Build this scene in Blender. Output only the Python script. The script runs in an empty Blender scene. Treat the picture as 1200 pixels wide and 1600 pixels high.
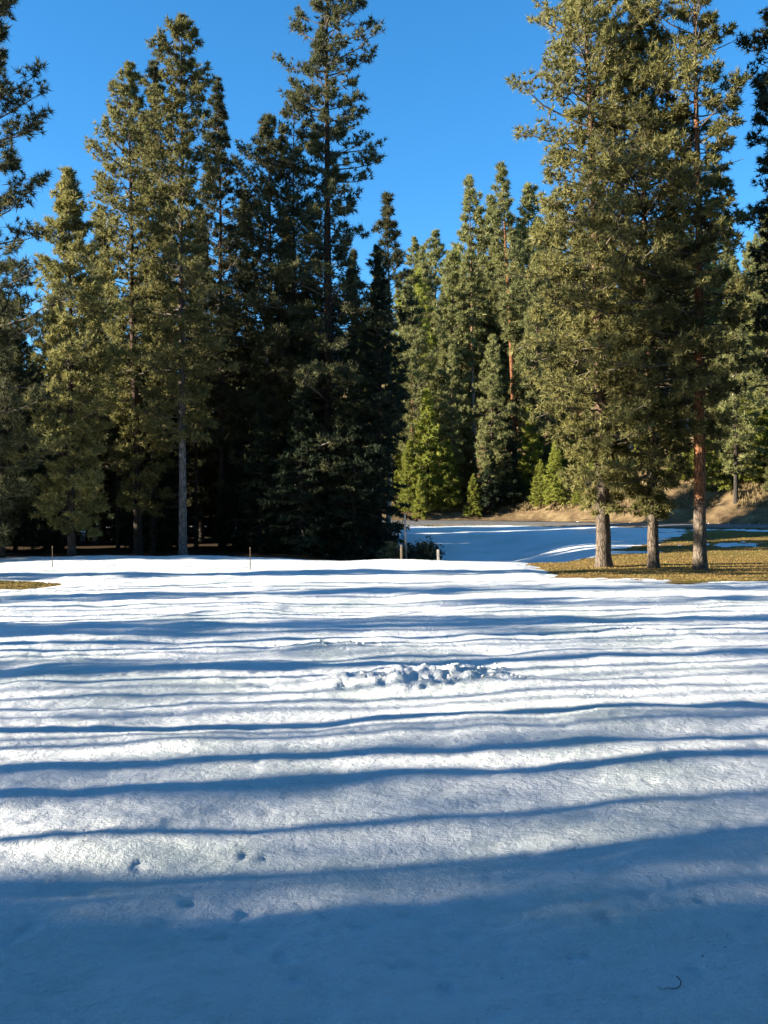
import bpy, math, random
import numpy as np
from mathutils import Vector

# ------------------------------------------------------------------ camera, sky, sun, exposure
S = bpy.context.scene
COL = S.collection
R = math.radians
FPX, CAMH = 1500.0, 2.4            # focal length in photo pixels, eye height
cam_d = bpy.data.cameras.new('camera')
cam = bpy.data.objects.new('camera', cam_d)
COL.objects.link(cam)
cam.location = (0, 0, CAMH)
cam.rotation_euler = (R(90), 0, 0)
cam_d.sensor_fit = 'VERTICAL'
cam_d.sensor_height = 24.0
cam_d.lens = 24.0 * FPX / 1600.0
cam_d.clip_start = 0.1
cam_d.clip_end = 4000
S.camera = cam

SUN_EL = 14.5
SUN_AZ = 260.0                      # compass bearing of the sun, clockwise from +Y (the view direction)
W = bpy.data.worlds.new('World'); S.world = W; W.use_nodes = True
nt = W.node_tree; nt.nodes.clear()
sky = nt.nodes.new('ShaderNodeTexSky'); sky.sky_type = 'NISHITA'; sky.sun_disc = False
sky.sun_elevation = R(SUN_EL); sky.sun_rotation = R(SUN_AZ)
sky.altitude = 900; sky.air_density = 1.0; sky.dust_density = 0.25; sky.ozone_density = 4.5
hs = nt.nodes.new('ShaderNodeHueSaturation'); hs.inputs['Saturation'].default_value = 1.16
hs.inputs['Hue'].default_value = 0.495
bg = nt.nodes.new('ShaderNodeBackground'); bg.inputs['Strength'].default_value = 0.077
wo = nt.nodes.new('ShaderNodeOutputWorld')
nt.links.new(sky.outputs[0], hs.inputs['Color']); nt.links.new(hs.outputs[0], bg.inputs['Color'])
nt.links.new(bg.outputs[0], wo.inputs['Surface'])

sd = bpy.data.lights.new('sun', 'SUN'); sd.energy = 5.0; sd.angle = R(0.53); sd.color = (1.0, 0.90, 0.74)
sun = bpy.data.objects.new('sun', sd); COL.objects.link(sun)
to_sun = Vector((math.sin(R(SUN_AZ)) * math.cos(R(SUN_EL)), math.cos(R(SUN_AZ)) * math.cos(R(SUN_EL)), math.sin(R(SUN_EL))))
sun.rotation_euler = (-to_sun).to_track_quat('-Z', 'Y').to_euler()
sun.location = (-60, -20, 40)
S.view_settings.view_transform = 'Standard'; S.view_settings.look = 'None'
S.view_settings.exposure = 2.1; S.view_settings.gamma = 1.0; S.view_settings.use_curve_mapping = False
S.render.engine = 'CYCLES'
S.cycles.max_bounces = 6; S.cycles.diffuse_bounces = 3; S.cycles.glossy_bounces = 2
S.cycles.transmission_bounces = 2; S.cycles.transparent_max_bounces = 4
S.cycles.use_denoising = True

# ------------------------------------------------------------------ noise and terrain
def _hash(ix, iy, seed):
    h = (ix.astype(np.int64) * 374761393 + iy.astype(np.int64) * 668265263 + seed * 1274126177) & 0xffffffff
    h = ((h ^ (h >> 13)) * 1274126177) & 0xffffffff
    h = h ^ (h >> 16)
    return (h & 0xffff) / 32767.5 - 1.0
def vnoise(x, y, seed=0):
    x = np.asarray(x, float); y = np.asarray(y, float)
    ix = np.floor(x); iy = np.floor(y); fx = x - ix; fy = y - iy
    u = fx * fx * fx * (fx * (fx * 6 - 15) + 10); v = fy * fy * fy * (fy * (fy * 6 - 15) + 10)
    a = _hash(ix, iy, seed); b = _hash(ix + 1, iy, seed); c = _hash(ix, iy + 1, seed); d = _hash(ix + 1, iy + 1, seed)
    return (a * (1 - u) + b * u) * (1 - v) + (c * (1 - u) + d * u) * v
def fbm(x, y, seed=0, octv=4, gain=0.5):
    s = 0; a = 1.0; t = 0
    ca, sa = math.cos(0.6), math.sin(0.6)
    for k in range(octv):
        s = s + a * vnoise(x, y, seed + k * 17); t += a; a *= gain
        x, y = (x * ca - y * sa) * 2.03 + 5.1, (x * sa + y * ca) * 2.03 - 3.7
    return s / t
def ss(a, b, x):
    t = np.clip((np.asarray(x, float) - a) / (b - a), 0, 1)
    return t * t * (3 - 2 * t)
def bump(x, y, cx, cy, rx, ry):
    return np.exp(-(((x - cx) / rx) ** 2 + ((y - cy) / ry) ** 2))

ROAD_Z = 1.22
def road_near(x):                   # the near edge of the road: far off in the middle, swinging nearer on the right
    x = np.asarray(x, float)
    return 78 - 17 * ss(8, 30, x) - 0.35 * np.clip(x - 26, 0, 60) + 3.0 * ss(-4, -30, x)
def ground_h(x, y):
    x = np.asarray(x, float); y = np.asarray(y, float)
    rn = road_near(x)
    y0 = 51 - 11 * ss(6, 12, x)
    t = np.clip((y - y0) / (rn - 1.0 - y0), 0, 1)
    z = ROAD_Z * (0.55 * t + 0.45 * t * t * (3 - 2 * t))
    mid = ss(-5, -1, x) * (1 - ss(6, 12, x))
    z = z - 0.62 * mid * ss(45.2, 50, y) * (1 - ss(52, 66, y))
    # putting-green mound in front of the left wood and the little crest beside the posts
    z = z + 0.26 * bump(x, y, -11.5, 45.5, 6.0, 4.0) + 0.10 * bump(x, y, 0.6, 44.6, 1.8, 1.2)
    z = z + 0.05 * bump(x, y, -15.5, 33.5, 3, 2.0) - 0.10 * bump(x, y, -13.4, 32.0, 1.8, 0.7) - 0.05 * bump(x, y, -12.8, 29.4, 2.5, 1.2)
    z = z + 0.05 * fbm(x / 7, y / 7, 3, 2) * (1 - ss(60, 70, y))
    d = y - (rn + 7.0)
    dp = np.clip(d, 0, None)
    right = ss(6, 24, x)
    steep = 0.34 + 0.22 * right
    hill = steep * np.minimum(dp, 6) + (0.10 + 0.19 * ss(-25, 2, x)) * np.clip(dp - 6, 0, 150)
    hill = hill + (0.8 * ss(4, 14, dp) + 1.5 * ss(10, 40, dp)) * fbm(x / 16, y / 16, 9, 3)
    tr = np.clip((y - rn) / 7.0, 0, 1)
    z = np.where(y > rn, ROAD_Z + 0.46 * tr * (1 - 0.3 * right) + hill, z)
    return z

# melted places: >0 where the snow has gone
def melt(x, y):
    n = fbm(x / 1.6, y / 2.2, 21, 4)
    n2 = fbm(x / 0.5, y / 0.7, 77, 3)
    # big turf patch round the three pines
    f1 = 33.0 + 0.55 * np.clip(10 - x, 0, 9) ** 1.3
    back = 47.0 + 1.15 * np.clip(x - 8.5, -2, 30) * (1.0 + 0.02 * (x - 8.5))
    back = np.minimum(back, road_near(x) - 3.0)
    m = np.minimum((y - f1) / 2.4, (back - y) / 4.0)
    m = np.minimum(m, (x - 6.7) / 0.9)
    m = m + 0.55 * n + 0.34 * n2
    # snow left lying on the turf at the far right
    m = m - 2.6 * bump(x, y, 20.5, 53.0, 3.8, 2.2) * (1 + 1.1 * n2) - 1.6 * bump(x, y, 13.5, 50, 2.6, 0.8)
    # little patch at the left edge
    m2 = (1.0 - (((x + 12.9) / 2.2) ** 2 + ((y - 31.4) / 2.0) ** 2)) * 1.2 + 0.3 * n2
    m = np.maximum(m, m2)
    # bare needle litter under the left wood
    m4 = np.minimum(y - (48.2 - 0.8 * bump(x, y, -2.5, 47, 4, 6) + 0.8 * n), np.minimum((0.6 - x) / 1.2, (71 - y) / 2.0)) * 0.8
    m = np.maximum(m, m4 + 0.35 * n2)
    # verge bared as a dark stand-in for shoulder shade, the road and everything beyond
    rn = road_near(x)
    m3 = (y - (rn - 0.8 + 0.35 * n2)) * 2.0
    m = np.maximum(m, m3)
    return m

# ------------------------------------------------------------------ object helpers
def tag(o, label=None, cat=None, group=None, kind=None):
    if label: o['label'] = label
    if cat: o['category'] = cat
    if group: o['group'] = group
    if kind: o['kind'] = kind
    return o
def mesh_np(name, v, f, mats, mi=None, smooth=False):
    """v Nx3, f MxK (K = 3 or 4)"""
    v = np.ascontiguousarray(v, np.float32); f = np.ascontiguousarray(f, np.int32)
    me = bpy.data.meshes.new(name)
    k = f.shape[1]
    me.vertices.add(len(v)); me.vertices.foreach_set('co', v.ravel())
    me.loops.add(f.size); me.loops.foreach_set('vertex_index', f.ravel())
    me.polygons.add(len(f)); me.polygons.foreach_set('loop_start', np.arange(0, f.size, k, dtype=np.int32))
    if mi is not None: me.polygons.foreach_set('material_index', np.ascontiguousarray(mi, np.int32))
    if smooth: me.polygons.foreach_set('use_smooth', np.ones(len(f), bool))
    for m in mats: me.materials.append(m)
    me.update(calc_edges=True)
    return me
def link(name, me, parent=None, loc=None):
    o = bpy.data.objects.new(name, me); COL.objects.link(o)
    if parent: o.parent = parent
    if loc: o.location = loc
    return o
def norm(a): return a / np.maximum(np.linalg.norm(a, axis=-1, keepdims=True), 1e-9)

# ------------------------------------------------------------------ materials
def new_mat(name, rough=0.9, spec=0.2):
    m = bpy.data.materials.new(name); m.use_nodes = True
    n = m.node_tree.nodes; b = n['Principled BSDF']
    b.inputs['Roughness'].default_value = rough; b.inputs['Specular IOR Level'].default_value = spec
    return m, m.node_tree, b
def noise_node(t, scale, detail=4, rough=0.55, vec=None):
    n = t.nodes.new('ShaderNodeTexNoise'); n.inputs['Scale'].default_value = scale
    n.inputs['Detail'].default_value = detail; n.inputs['Roughness'].default_value = rough
    if vec: t.links.new(vec, n.inputs['Vector'])
    return n
def ramp_node(t, fac, stops):
    r = t.nodes.new('ShaderNodeValToRGB')
    e = r.color_ramp.elements
    e[0].position, e[0].color = stops[0][0], (*stops[0][1], 1)
    e[1].position, e[1].color = stops[-1][0], (*stops[-1][1], 1)
    for p, c in stops[1:-1]:
        q = e.new(p); q.color = (*c, 1)
    t.links.new(fac, r.inputs[0]); return r
def mix_node(t, a, b, fac=None, val=0.5, mode='MIX'):
    m = t.nodes.new('ShaderNodeMix'); m.data_type = 'RGBA'; m.blend_type = mode
    m.inputs[0].default_value = val
    if fac is not None: t.links.new(fac, m.inputs[0])
    for s, i in ((a, 6), (b, 7)):
        if isinstance(s, tuple): m.inputs[i].default_value = (*s, 1)
        else: t.links.new(s, m.inputs[i])
    return m.outputs[2]
def bump_node(t, h, b, strength, dist):
    n = t.nodes.new('ShaderNodeBump'); n.inputs['Strength'].default_value = strength; n.inputs['Distance'].default_value = dist
    t.links.new(h, n.inputs['Height']); t.links.new(n.outputs[0], b.inputs['Normal']); return n
def objco(t, scale=(1, 1, 1)):
    c = t.nodes.new('ShaderNodeTexCoord'); mp = t.nodes.new('ShaderNodeMapping')
    mp.inputs['Scale'].default_value = scale
    t.links.new(c.outputs['Object'], mp.inputs['Vector']); return mp.outputs[0]

def needle_mat(name, dark, light, hue2):
    m, t, b = new_mat(name, 0.75, 0.25)
    g = t.nodes.new('ShaderNodeNewGeometry')
    oi = t.nodes.new('ShaderNodeObjectInfo')
    n1 = noise_node(t, 0.9, 3, 0.6, objco(t))
    r1 = ramp_node(t, n1.outputs['Fac'], [(0.3, dark), (0.7, light)])
    c = mix_node(t, r1.outputs[0], hue2, val=0.0)
    n2 = noise_node(t, 3.7, 2, 0.5, objco(t))
    r2 = ramp_node(t, n2.outputs['Fac'], [(0.55, (0, 0, 0)), (0.78, (0.75, 0.75, 0.75))])
    c = mix_node(t, r1.outputs[0], hue2, fac=r2.outputs[0])
    ri = t.nodes.new('ShaderNodeMapRange'); ri.inputs['To Min'].default_value = 0.78; ri.inputs['To Max'].default_value = 1.2
    t.links.new(oi.outputs['Random'], ri.inputs['Value'])
    rp = t.nodes.new('ShaderNodeMapRange'); rp.inputs['To Min'].default_value = 0.65; rp.inputs['To Max'].default_value = 1.35
    t.links.new(g.outputs['Random Per Island'], rp.inputs['Value'])
    mu = t.nodes.new('ShaderNodeMath'); mu.operation = 'MULTIPLY'
    t.links.new(ri.outputs[0], mu.inputs[0]); t.links.new(rp.outputs[0], mu.inputs[1])
    vm = t.nodes.new('ShaderNodeVectorMath'); vm.operation = 'SCALE'
    t.links.new(c, vm.inputs[0]); t.links.new(mu.outputs[0], vm.inputs['Scale'])
    t.links.new(vm.outputs[0], b.inputs['Base Color'])
    tr = t.nodes.new('ShaderNodeBsdfTranslucent'); t.links.new(vm.outputs[0], tr.inputs[0])
    mx = t.nodes.new('ShaderNodeMixShader'); mx.inputs[0].default_value = 0.42
    out = t.nodes['Material Output']
    t.links.new(b.outputs[0], mx.inputs[1]); t.links.new(tr.outputs[0], mx.inputs[2]); t.links.new(mx.outputs[0], out.inputs['Surface'])
    return m
N_PINE = needle_mat('pine_needles', (0.128, 0.126, 0.044), (0.230, 0.212, 0.072), (0.28, 0.215, 0.085))
N_DARK = needle_mat('dark_pine_needles', (0.048, 0.058, 0.027), (0.105, 0.105, 0.045), (0.145, 0.110, 0.055))  # needle colour also darkened to carry the shade on the left wood's pines
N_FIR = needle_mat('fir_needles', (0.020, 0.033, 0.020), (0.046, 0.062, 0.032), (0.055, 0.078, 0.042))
N_YOUNG = needle_mat('young_needles', (0.17, 0.20, 0.035), (0.30, 0.31, 0.055), (0.33, 0.31, 0.085))
N_FAR = needle_mat('far_needles', (0.15, 0.160, 0.060), (0.25, 0.25, 0.095), (0.27, 0.235, 0.11))

def bark_mat(name, grey, warm, h0, h1):
    m, t, b = new_mat(name, 0.92, 0.12)
    v = objco(t, (1, 1, 0.28))
    vo = t.nodes.new('ShaderNodeTexVoronoi'); vo.feature = 'DISTANCE_TO_EDGE'; vo.inputs['Scale'].default_value = 9.0
    nw = noise_node(t, 5, 3, 0.6, v)
    wv = mix_node(t, v, nw.outputs['Color'], val=0.12)
    t.links.new(wv, vo.inputs['Vector'])
    rr = ramp_node(t, vo.outputs['Distance'], [(0.0, (0.22, 0.22, 0.22)), (0.12, (1, 1, 1))])
    n1 = noise_node(t, 14, 5, 0.65, v)
    g2 = ramp_node(t, n1.outputs['Fac'], [(0.3, tuple(x * 0.62 for x in grey)), (0.72, tuple(min(1, x * 1.35) for x in grey))])
    w2 = ramp_node(t, n1.outputs['Fac'], [(0.3, tuple(x * 0.6 for x in warm)), (0.72, tuple(min(1, x * 1.35) for x in warm))])
    sx = t.nodes.new('ShaderNodeSeparateXYZ'); c = t.nodes.new('ShaderNodeTexCoord'); t.links.new(c.outputs['Object'], sx.inputs[0])
    n3 = noise_node(t, 1.1, 3, 0.6, c.outputs['Object'])
    ad = t.nodes.new('ShaderNodeMath'); ad.operation = 'MULTIPLY_ADD'; ad.inputs[1].default_value = 2.4
    t.links.new(n3.outputs['Fac'], ad.inputs[0]); t.links.new(sx.outputs[2], ad.inputs[2])
    mr = t.nodes.new('ShaderNodeMapRange'); mr.inputs['From Min'].default_value = h0 + 1.2; mr.inputs['From Max'].default_value = h1 + 1.2
    t.links.new(ad.outputs[0], mr.inputs['Value'])
    col = mix_node(t, g2.outputs[0], w2.outputs[0], fac=mr.outputs[0])
    col = mix_node(t, col, rr.outputs[0], val=0.8, mode='MULTIPLY')
    t.links.new(col, b.inputs['Base Color'])
    bump_node(t, rr.outputs[0], b, 0.8, 0.03)
    return m
BARK = bark_mat('plated_bark', (0.15, 0.118, 0.09), (0.24, 0.105, 0.05), 2.3, 3.3)
BARK_OLD = bark_mat('old_grey_bark', (0.125, 0.098, 0.075), (0.15, 0.09, 0.055), 4, 9)
BARK_DARK = bark_mat('dark_bark', (0.055, 0.047, 0.04), (0.065, 0.042, 0.03), 3, 9)  # bark colour lowered to put the left wood's shade on its trunks
BARK_GREY = bark_mat('grey_bark', (0.125, 0.122, 0.118), (0.15, 0.11, 0.085), 6.0, 10.0)
BARK_PALE = bark_mat('pale_bark', (0.36, 0.31, 0.24), (0.27, 0.17, 0.10), 8, 14)
mt, tt, bb = new_mat('twig_bark', 0.9, 0.1)
n_ = noise_node(tt, 4, 3, 0.6, objco(tt)); r_ = ramp_node(tt, n_.outputs['Fac'], [(0.3, (0.05, 0.04, 0.03)), (0.7, (0.15, 0.125, 0.10))])
tt.links.new(r_.outputs[0], bb.inputs['Base Color']); TWIG = mt

def snow_mat():
    m, t, b = new_mat('old_snow', 0.55, 0.35)
    v = objco(t)
    n0 = noise_node(t, 0.35, 4, 0.6, v)
    r0 = ramp_node(t, n0.outputs['Fac'], [(0.36, (0.70, 0.745, 0.70)), (0.5, (0.80, 0.82, 0.81)), (0.66, (0.87, 0.875, 0.87))])
    n1 = noise_node(t, 6.0, 5, 0.65, v)
    r1 = ramp_node(t, n1.outputs['Fac'], [(0.28, (0.80, 0.81, 0.80)), (0.52, (1, 1, 1))])
    c = mix_node(t, r0.outputs[0], r1.outputs[0], val=0.7, mode='MULTIPLY')
    t.links.new(c, b.inputs['Base Color'])
    # coarse crystals and crust: fine relief
    n2 = noise_node(t, 38, 5, 0.7, v); n3 = noise_node(t, 9, 4, 0.6, v)
    ad = t.nodes.new('ShaderNodeMath'); ad.operation = 'MULTIPLY_ADD'; ad.inputs[1].default_value = 3.6
    t.links.new(n3.outputs['Fac'], ad.inputs[0]); t.links.new(n2.outputs['Fac'], ad.inputs[2])
    n4 = noise_node(t, 110, 3, 0.7, v)
    ad2 = t.nodes.new('ShaderNodeMath'); ad2.operation = 'MULTIPLY_ADD'; ad2.inputs[1].default_value = 0.6
    t.links.new(n4.outputs['Fac'], ad2.inputs[0]); t.links.new(ad.outputs[0], ad2.inputs[2])
    bump_node(t, ad2.outputs[0], b, 1.0, 0.014)
    # scattered crystal glints
    vo = t.nodes.new('ShaderNodeTexVoronoi'); vo.inputs['Scale'].default_value = 60; t.links.new(v, vo.inputs['Vector'])
    rg = ramp_node(t, vo.outputs['Color'], [(0.0, (0.25, 0.25, 0.25)), (0.12, (0.6, 0.6, 0.6))])
    t.links.new(rg.outputs[0], b.inputs['Roughness'])
    return m
SNOW = snow_mat()

def turf_mat():
    m, t, b = new_mat('winter_turf', 0.95, 0.05)
    v = objco(t)
    n0 = noise_node(t, 0.22, 4, 0.6, v)
    r0 = ramp_node(t, n0.outputs['Fac'], [(0.34, (0.24, 0.150, 0.055)), (0.5, (0.235, 0.165, 0.055)), (0.66, (0.165, 0.155, 0.045))])
    n1 = noise_node(t, 9.0, 6, 0.7, v)
    r1 = ramp_node(t, n1.outputs['Fac'], [(0.3, (0.55, 0.52, 0.5)), (0.7, (1.25, 1.2, 1.1))])
    c = mix_node(t, r0.outputs[0], r1.outputs[0], val=1.0, mode='MULTIPLY')
    # beyond the road: straw, leaf litter and bare earth
    sx = t.nodes.new('ShaderNodeSeparateXYZ'); t.links.new(v, sx.inputs[0])
    mr = t.nodes.new('ShaderNodeMapRange'); mr.inputs['From Min'].default_value = 1.2; mr.inputs['From Max'].default_value = 1.6
    t.links.new(sx.outputs[2], mr.inputs['Value'])
    n2 = noise_node(t, 0.8, 6, 0.7, v)
    r2 = ramp_node(t, n2.outputs['Fac'], [(0.3, (0.05, 0.035, 0.02)), (0.5, (0.14, 0.095, 0.05)), (0.7, (0.26, 0.19, 0.10))])
    c = mix_node(t, c, r2.outputs[0], fac=mr.outputs[0])
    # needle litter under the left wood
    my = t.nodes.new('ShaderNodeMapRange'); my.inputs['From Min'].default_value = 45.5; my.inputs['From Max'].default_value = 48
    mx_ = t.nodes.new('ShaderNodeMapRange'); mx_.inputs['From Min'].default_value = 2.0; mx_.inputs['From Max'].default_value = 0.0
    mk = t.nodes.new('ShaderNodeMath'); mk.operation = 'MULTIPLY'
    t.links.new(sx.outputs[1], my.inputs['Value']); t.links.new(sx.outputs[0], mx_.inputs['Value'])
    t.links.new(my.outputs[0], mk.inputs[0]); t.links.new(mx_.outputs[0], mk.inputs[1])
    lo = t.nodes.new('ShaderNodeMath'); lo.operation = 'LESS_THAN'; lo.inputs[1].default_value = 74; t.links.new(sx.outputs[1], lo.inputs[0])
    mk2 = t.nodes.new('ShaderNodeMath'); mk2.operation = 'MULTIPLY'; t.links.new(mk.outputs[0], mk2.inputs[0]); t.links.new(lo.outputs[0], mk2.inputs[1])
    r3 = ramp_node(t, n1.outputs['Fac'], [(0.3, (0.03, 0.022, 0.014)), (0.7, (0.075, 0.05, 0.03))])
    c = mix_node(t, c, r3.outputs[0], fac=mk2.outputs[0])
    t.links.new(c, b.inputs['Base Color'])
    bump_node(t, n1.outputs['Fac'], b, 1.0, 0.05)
    return m
TURF = turf_mat()
def asphalt_mat():
    m, t, b = new_mat('worn_asphalt', 0.8, 0.3)
    v = objco(t)
    n0 = noise_node(t, 1.2, 5, 0.6, v); n1 = noise_node(t, 60, 2, 0.5, v)
    r0 = ramp_node(t, n0.outputs['Fac'], [(0.3, (0.10, 0.098, 0.095)), (0.7, (0.17, 0.165, 0.155))])
    t.links.new(r0.outputs[0], b.inputs['Base Color']); bump_node(t, n1.outputs['Fac'], b, 0.4, 0.01)
    return m
ASPH = asphalt_mat()
def plain(name, c1, c2, scale=8, rough=0.85):
    m, t, b = new_mat(name, rough, 0.2)
    n = noise_node(t, scale, 4, 0.6, objco(t)); r = ramp_node(t, n.outputs['Fac'], [(0.3, c1), (0.7, c2)])
    t.links.new(r.outputs[0], b.inputs['Base Color']); bump_node(t, n.outputs['Fac'], b, 0.3, 0.01)
    return m
STRAW = plain('dry_straw', (0.12, 0.085, 0.04), (0.30, 0.225, 0.11), 1.5)
WOOD = plain('weathered_wood', (0.13, 0.10, 0.07), (0.25, 0.20, 0.14), 12)
WOODPALE = plain('pale_wood', (0.32, 0.29, 0.24), (0.45, 0.41, 0.35), 12)
SHRUB = plain('shrub_leaves', (0.018, 0.03, 0.02), (0.04, 0.055, 0.03), 3)
TURFBLADE = plain('turf_blades', (0.19, 0.13, 0.046), (0.26, 0.185, 0.062), 1.2)
POLE = plain('grey_pole', (0.20, 0.19, 0.18), (0.34, 0.33, 0.31), 10)
LITTER = plain('needle_litter', (0.05, 0.035, 0.02), (0.12, 0.08, 0.05), 10)

# ------------------------------------------------------------------ the ground and the snow
def axis(parts):
    a = [np.linspace(p, q, n, endpoint=False) for p, q, n in parts]
    return np.concatenate(a + [np.array([parts[-1][1]])])
def grid_faces(nr, nc):
    i = np.arange(nr - 1)[:, None] * nc + np.arange(nc - 1)[None, :]
    i = i.ravel(); return np.stack([i, i + 1, i + nc + 1, i + nc], 1)
gx = axis([(-900, -120, 20), (-120, -40, 26), (-40, 45, 150), (45, 120, 26), (120, 900, 20)])
gy = axis([(-300, -10, 20), (-10, 28, 30), (28, 95, 140), (95, 260, 50), (260, 1500, 24)])
GX, GY = np.meshgrid(gx, gy)
GZ = ground_h(GX, GY)
rn = road_near(GX)
under = ss(rn - 0.5, rn, GY) * (1 - ss(rn + 6.0, rn + 6.4, GY))
under = np.where((GY > rn - 0.4) & (GY < rn + 6.4), 1.0, 0.0)
GZ = GZ - 0.10 * under + np.where(GY < 78, 0.012 * fbm(GX * 2.2, GY * 2.2, 31, 3), 0.10 * fbm(GX * 0.9, GY * 0.9, 41, 3))
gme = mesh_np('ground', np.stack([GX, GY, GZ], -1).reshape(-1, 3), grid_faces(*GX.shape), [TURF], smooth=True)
tag(link('ground', gme), kind='structure')

# snow: a sheet with its own thickness, thinning out and diving under the turf where it has melted
ys = [3.4]
while ys[-1] < 82: ys.append(ys[-1] * 1.0072 + 0.002)
ys = np.concatenate([np.linspace(-60, 2.8, 30), np.array(ys)])
core = np.linspace(-1, 1, 350)
outer = 1 + np.linspace(0, 1, 34)[1:] ** 2 * 6.0
us = np.concatenate([-outer[::-1], core, outer])
U, YY = np.meshgrid(us, ys)
half = np.maximum(0.44 * np.abs(YY) + 1.2, 3.2)
XX = U * half
XX = np.clip(XX, -120, 120)
def snow_prints():
    rg = np.random.default_rng(5)
    out = []
    for px, py in ((640, 1455), (515, 1462), (345, 1490), (780, 1510), (440, 1532), (620, 1548), (905, 1520), (1010, 1440), (1105, 1450),
                   (1180, 1490), (560, 1475), (770, 1385), (835, 1358), (690, 1575), (460, 1570), (180, 1440), (50, 1480), (300, 1432), (950, 1470), (1085, 1555)):
        Y = CAMH * FPX / (py - 800.0); out.append(((px - 600) * Y / FPX, Y, rg.uniform(0.05, 0.085), rg.uniform(0.04, 0.07), rg.uniform(0.016, 0.028)))
    for k in range(170):
        Y = rg.uniform(5, 26); out.append((rg.uniform(-0.45, 0.45) * Y, Y, rg.uniform(0.04, 0.10), rg.uniform(0.04, 0.11), rg.uniform(0.008, 0.02)))
    return out
def snow_h(x, y):
    g = ground_h(x, y)
    n_big = fbm(x / 3.4, y / 2.3, 51, 3)
    n_mid = fbm(x / 0.95, y / 0.75, 61, 3)
    n_rip = fbm(x / 0.42, y / 0.20, 71, 3)
    n_sm = fbm(x / 0.13, y / 0.11, 81, 3)
    rough = 0.35 + 0.65 * ss(-0.1, 0.5, fbm(x / 2.6, y / 1.8, 91, 2))
    dig = bump(x, y, 0.85, 13.7, 1.0, 0.55) + bump(x, y, 0.1, 13.0, 1.6, 0.5) + 0.45 * bump(x, y, -0.9, 16.6, 1.0, 0.4) + 0.5 * bump(x, y, 5.2, 18.2, 1.2, 0.4)
    near = 1 - ss(30, 60, y)
    h = 0.078 * n_big + (0.050 * n_mid + 0.020 * n_rip * rough + 0.012 * n_sm * rough) * (0.25 + 0.75 * near)
    h = h + dig * (0.07 + 0.11 * fbm(x / 0.24, y / 0.24, 101, 4, 0.6) + 0.03 * n_sm)
    h = h - 0.10 * bump(x, y, 1.1, 14.5, 0.55, 0.35)
    for cx, cy, rx, ry, d in snow_prints():
        msk = (np.abs(x - cx) < 0.5) & (np.abs(y - cy) < 0.6)
        if msk.any():
            wx = 0.045 * fbm(x[msk] / 0.09, y[msk] / 0.09, 141, 2); wy = 0.045 * fbm(x[msk] / 0.09, y[msk] / 0.09, 151, 2)
            q = ((x[msk] - cx + wx) / rx) ** 2 + ((y[msk] - cy + wy) / ry) ** 2
            h[msk] += -(0.55 + 0.5 * (fbm(x[msk] / 0.05, y[msk] / 0.05, 161, 2) + 0.5)) * d * np.exp(-q ** 1.8) + 0.10 * d * np.exp(-(q - 1.7) ** 2 * 2.5)
    m = melt(x, y)
    th = 0.10 * np.clip(-m * 0.9, -0.8, 1.0)
    return g + th + h * np.clip(0.25 - m, 0.0, 1.0)
ZZ = snow_h(XX, YY)
sme = mesh_np('snow', np.stack([XX, YY, ZZ], -1).reshape(-1, 3), grid_faces(*XX.shape), [SNOW], smooth=True)
tag(link('snow', sme), kind='structure')
print('snow verts', len(sme.vertices))

# the road: a slab that banks into its bend, and its shoulders
rx_ = np.linspace(-120, 130, 260)
cross = [(-0.25, -0.14), (-0.02, 0.0), (0.0, 0.035), (1.5, 0.05), (3.1, 0.06), (4.7, 0.05), (6.2, 0.035), (6.3, -0.14)]
RV = np.zeros((len(rx_), len(cross), 3))
for i, x in enumerate(rx_):
    rn0 = float(road_near(x))
    for j, (d, dz) in enumerate(cross):
        y = rn0 + d
        base = float(ROAD_Z + 0.46 * np.clip(d / 7.0, 0, 1) * (1 - 0.3 * float(ss(6, 24, x))))
        RV[i, j] = (x, y, base + dz)
rme = mesh_np('road', RV.reshape(-1, 3), grid_faces(len(rx_), len(cross)), [ASPH], smooth=False)
tag(link('road', rme), kind='structure')

# ------------------------------------------------------------------ trees
def tubes(P, r, sides=3):
    """P BxKx3 polylines, r BxK radii"""
    B, K, _ = P.shape
    T = np.zeros_like(P); T[:, 1:-1] = P[:, 2:] - P[:, :-2]; T[:, 0] = P[:, 1] - P[:, 0]; T[:, -1] = P[:, -1] - P[:, -2]
    T = norm(T)
    up = np.where(np.abs(T[..., 2:3]) > 0.9, np.array([1.0, 0, 0]), np.array([0, 0, 1.0]))
    A = norm(np.cross(T, up)); Bn = np.cross(T, A)
    ang = np.arange(sides) * 2 * math.pi / sides
    V = P[:, :, None] + r[:, :, None, None] * (A[:, :, None] * np.cos(ang)[None, None, :, None] + Bn[:, :, None] * np.sin(ang)[None, None, :, None])
    b = (np.arange(B) * K * sides)[:, None, None]; k = (np.arange(K - 1) * sides)[None, :, None]
    s = np.arange(sides)[None, None, :]; s2 = (s + 1) % sides
    a0 = b + k + s; a1 = b + k + s2; a2 = a1 + sides; a3 = a0 + sides
    F = np.concatenate([np.stack([a0, a1, a2], -1).reshape(-1, 3), np.stack([a0, a2, a3], -1).reshape(-1, 3)])
    return V.reshape(-1, 3), F
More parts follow.
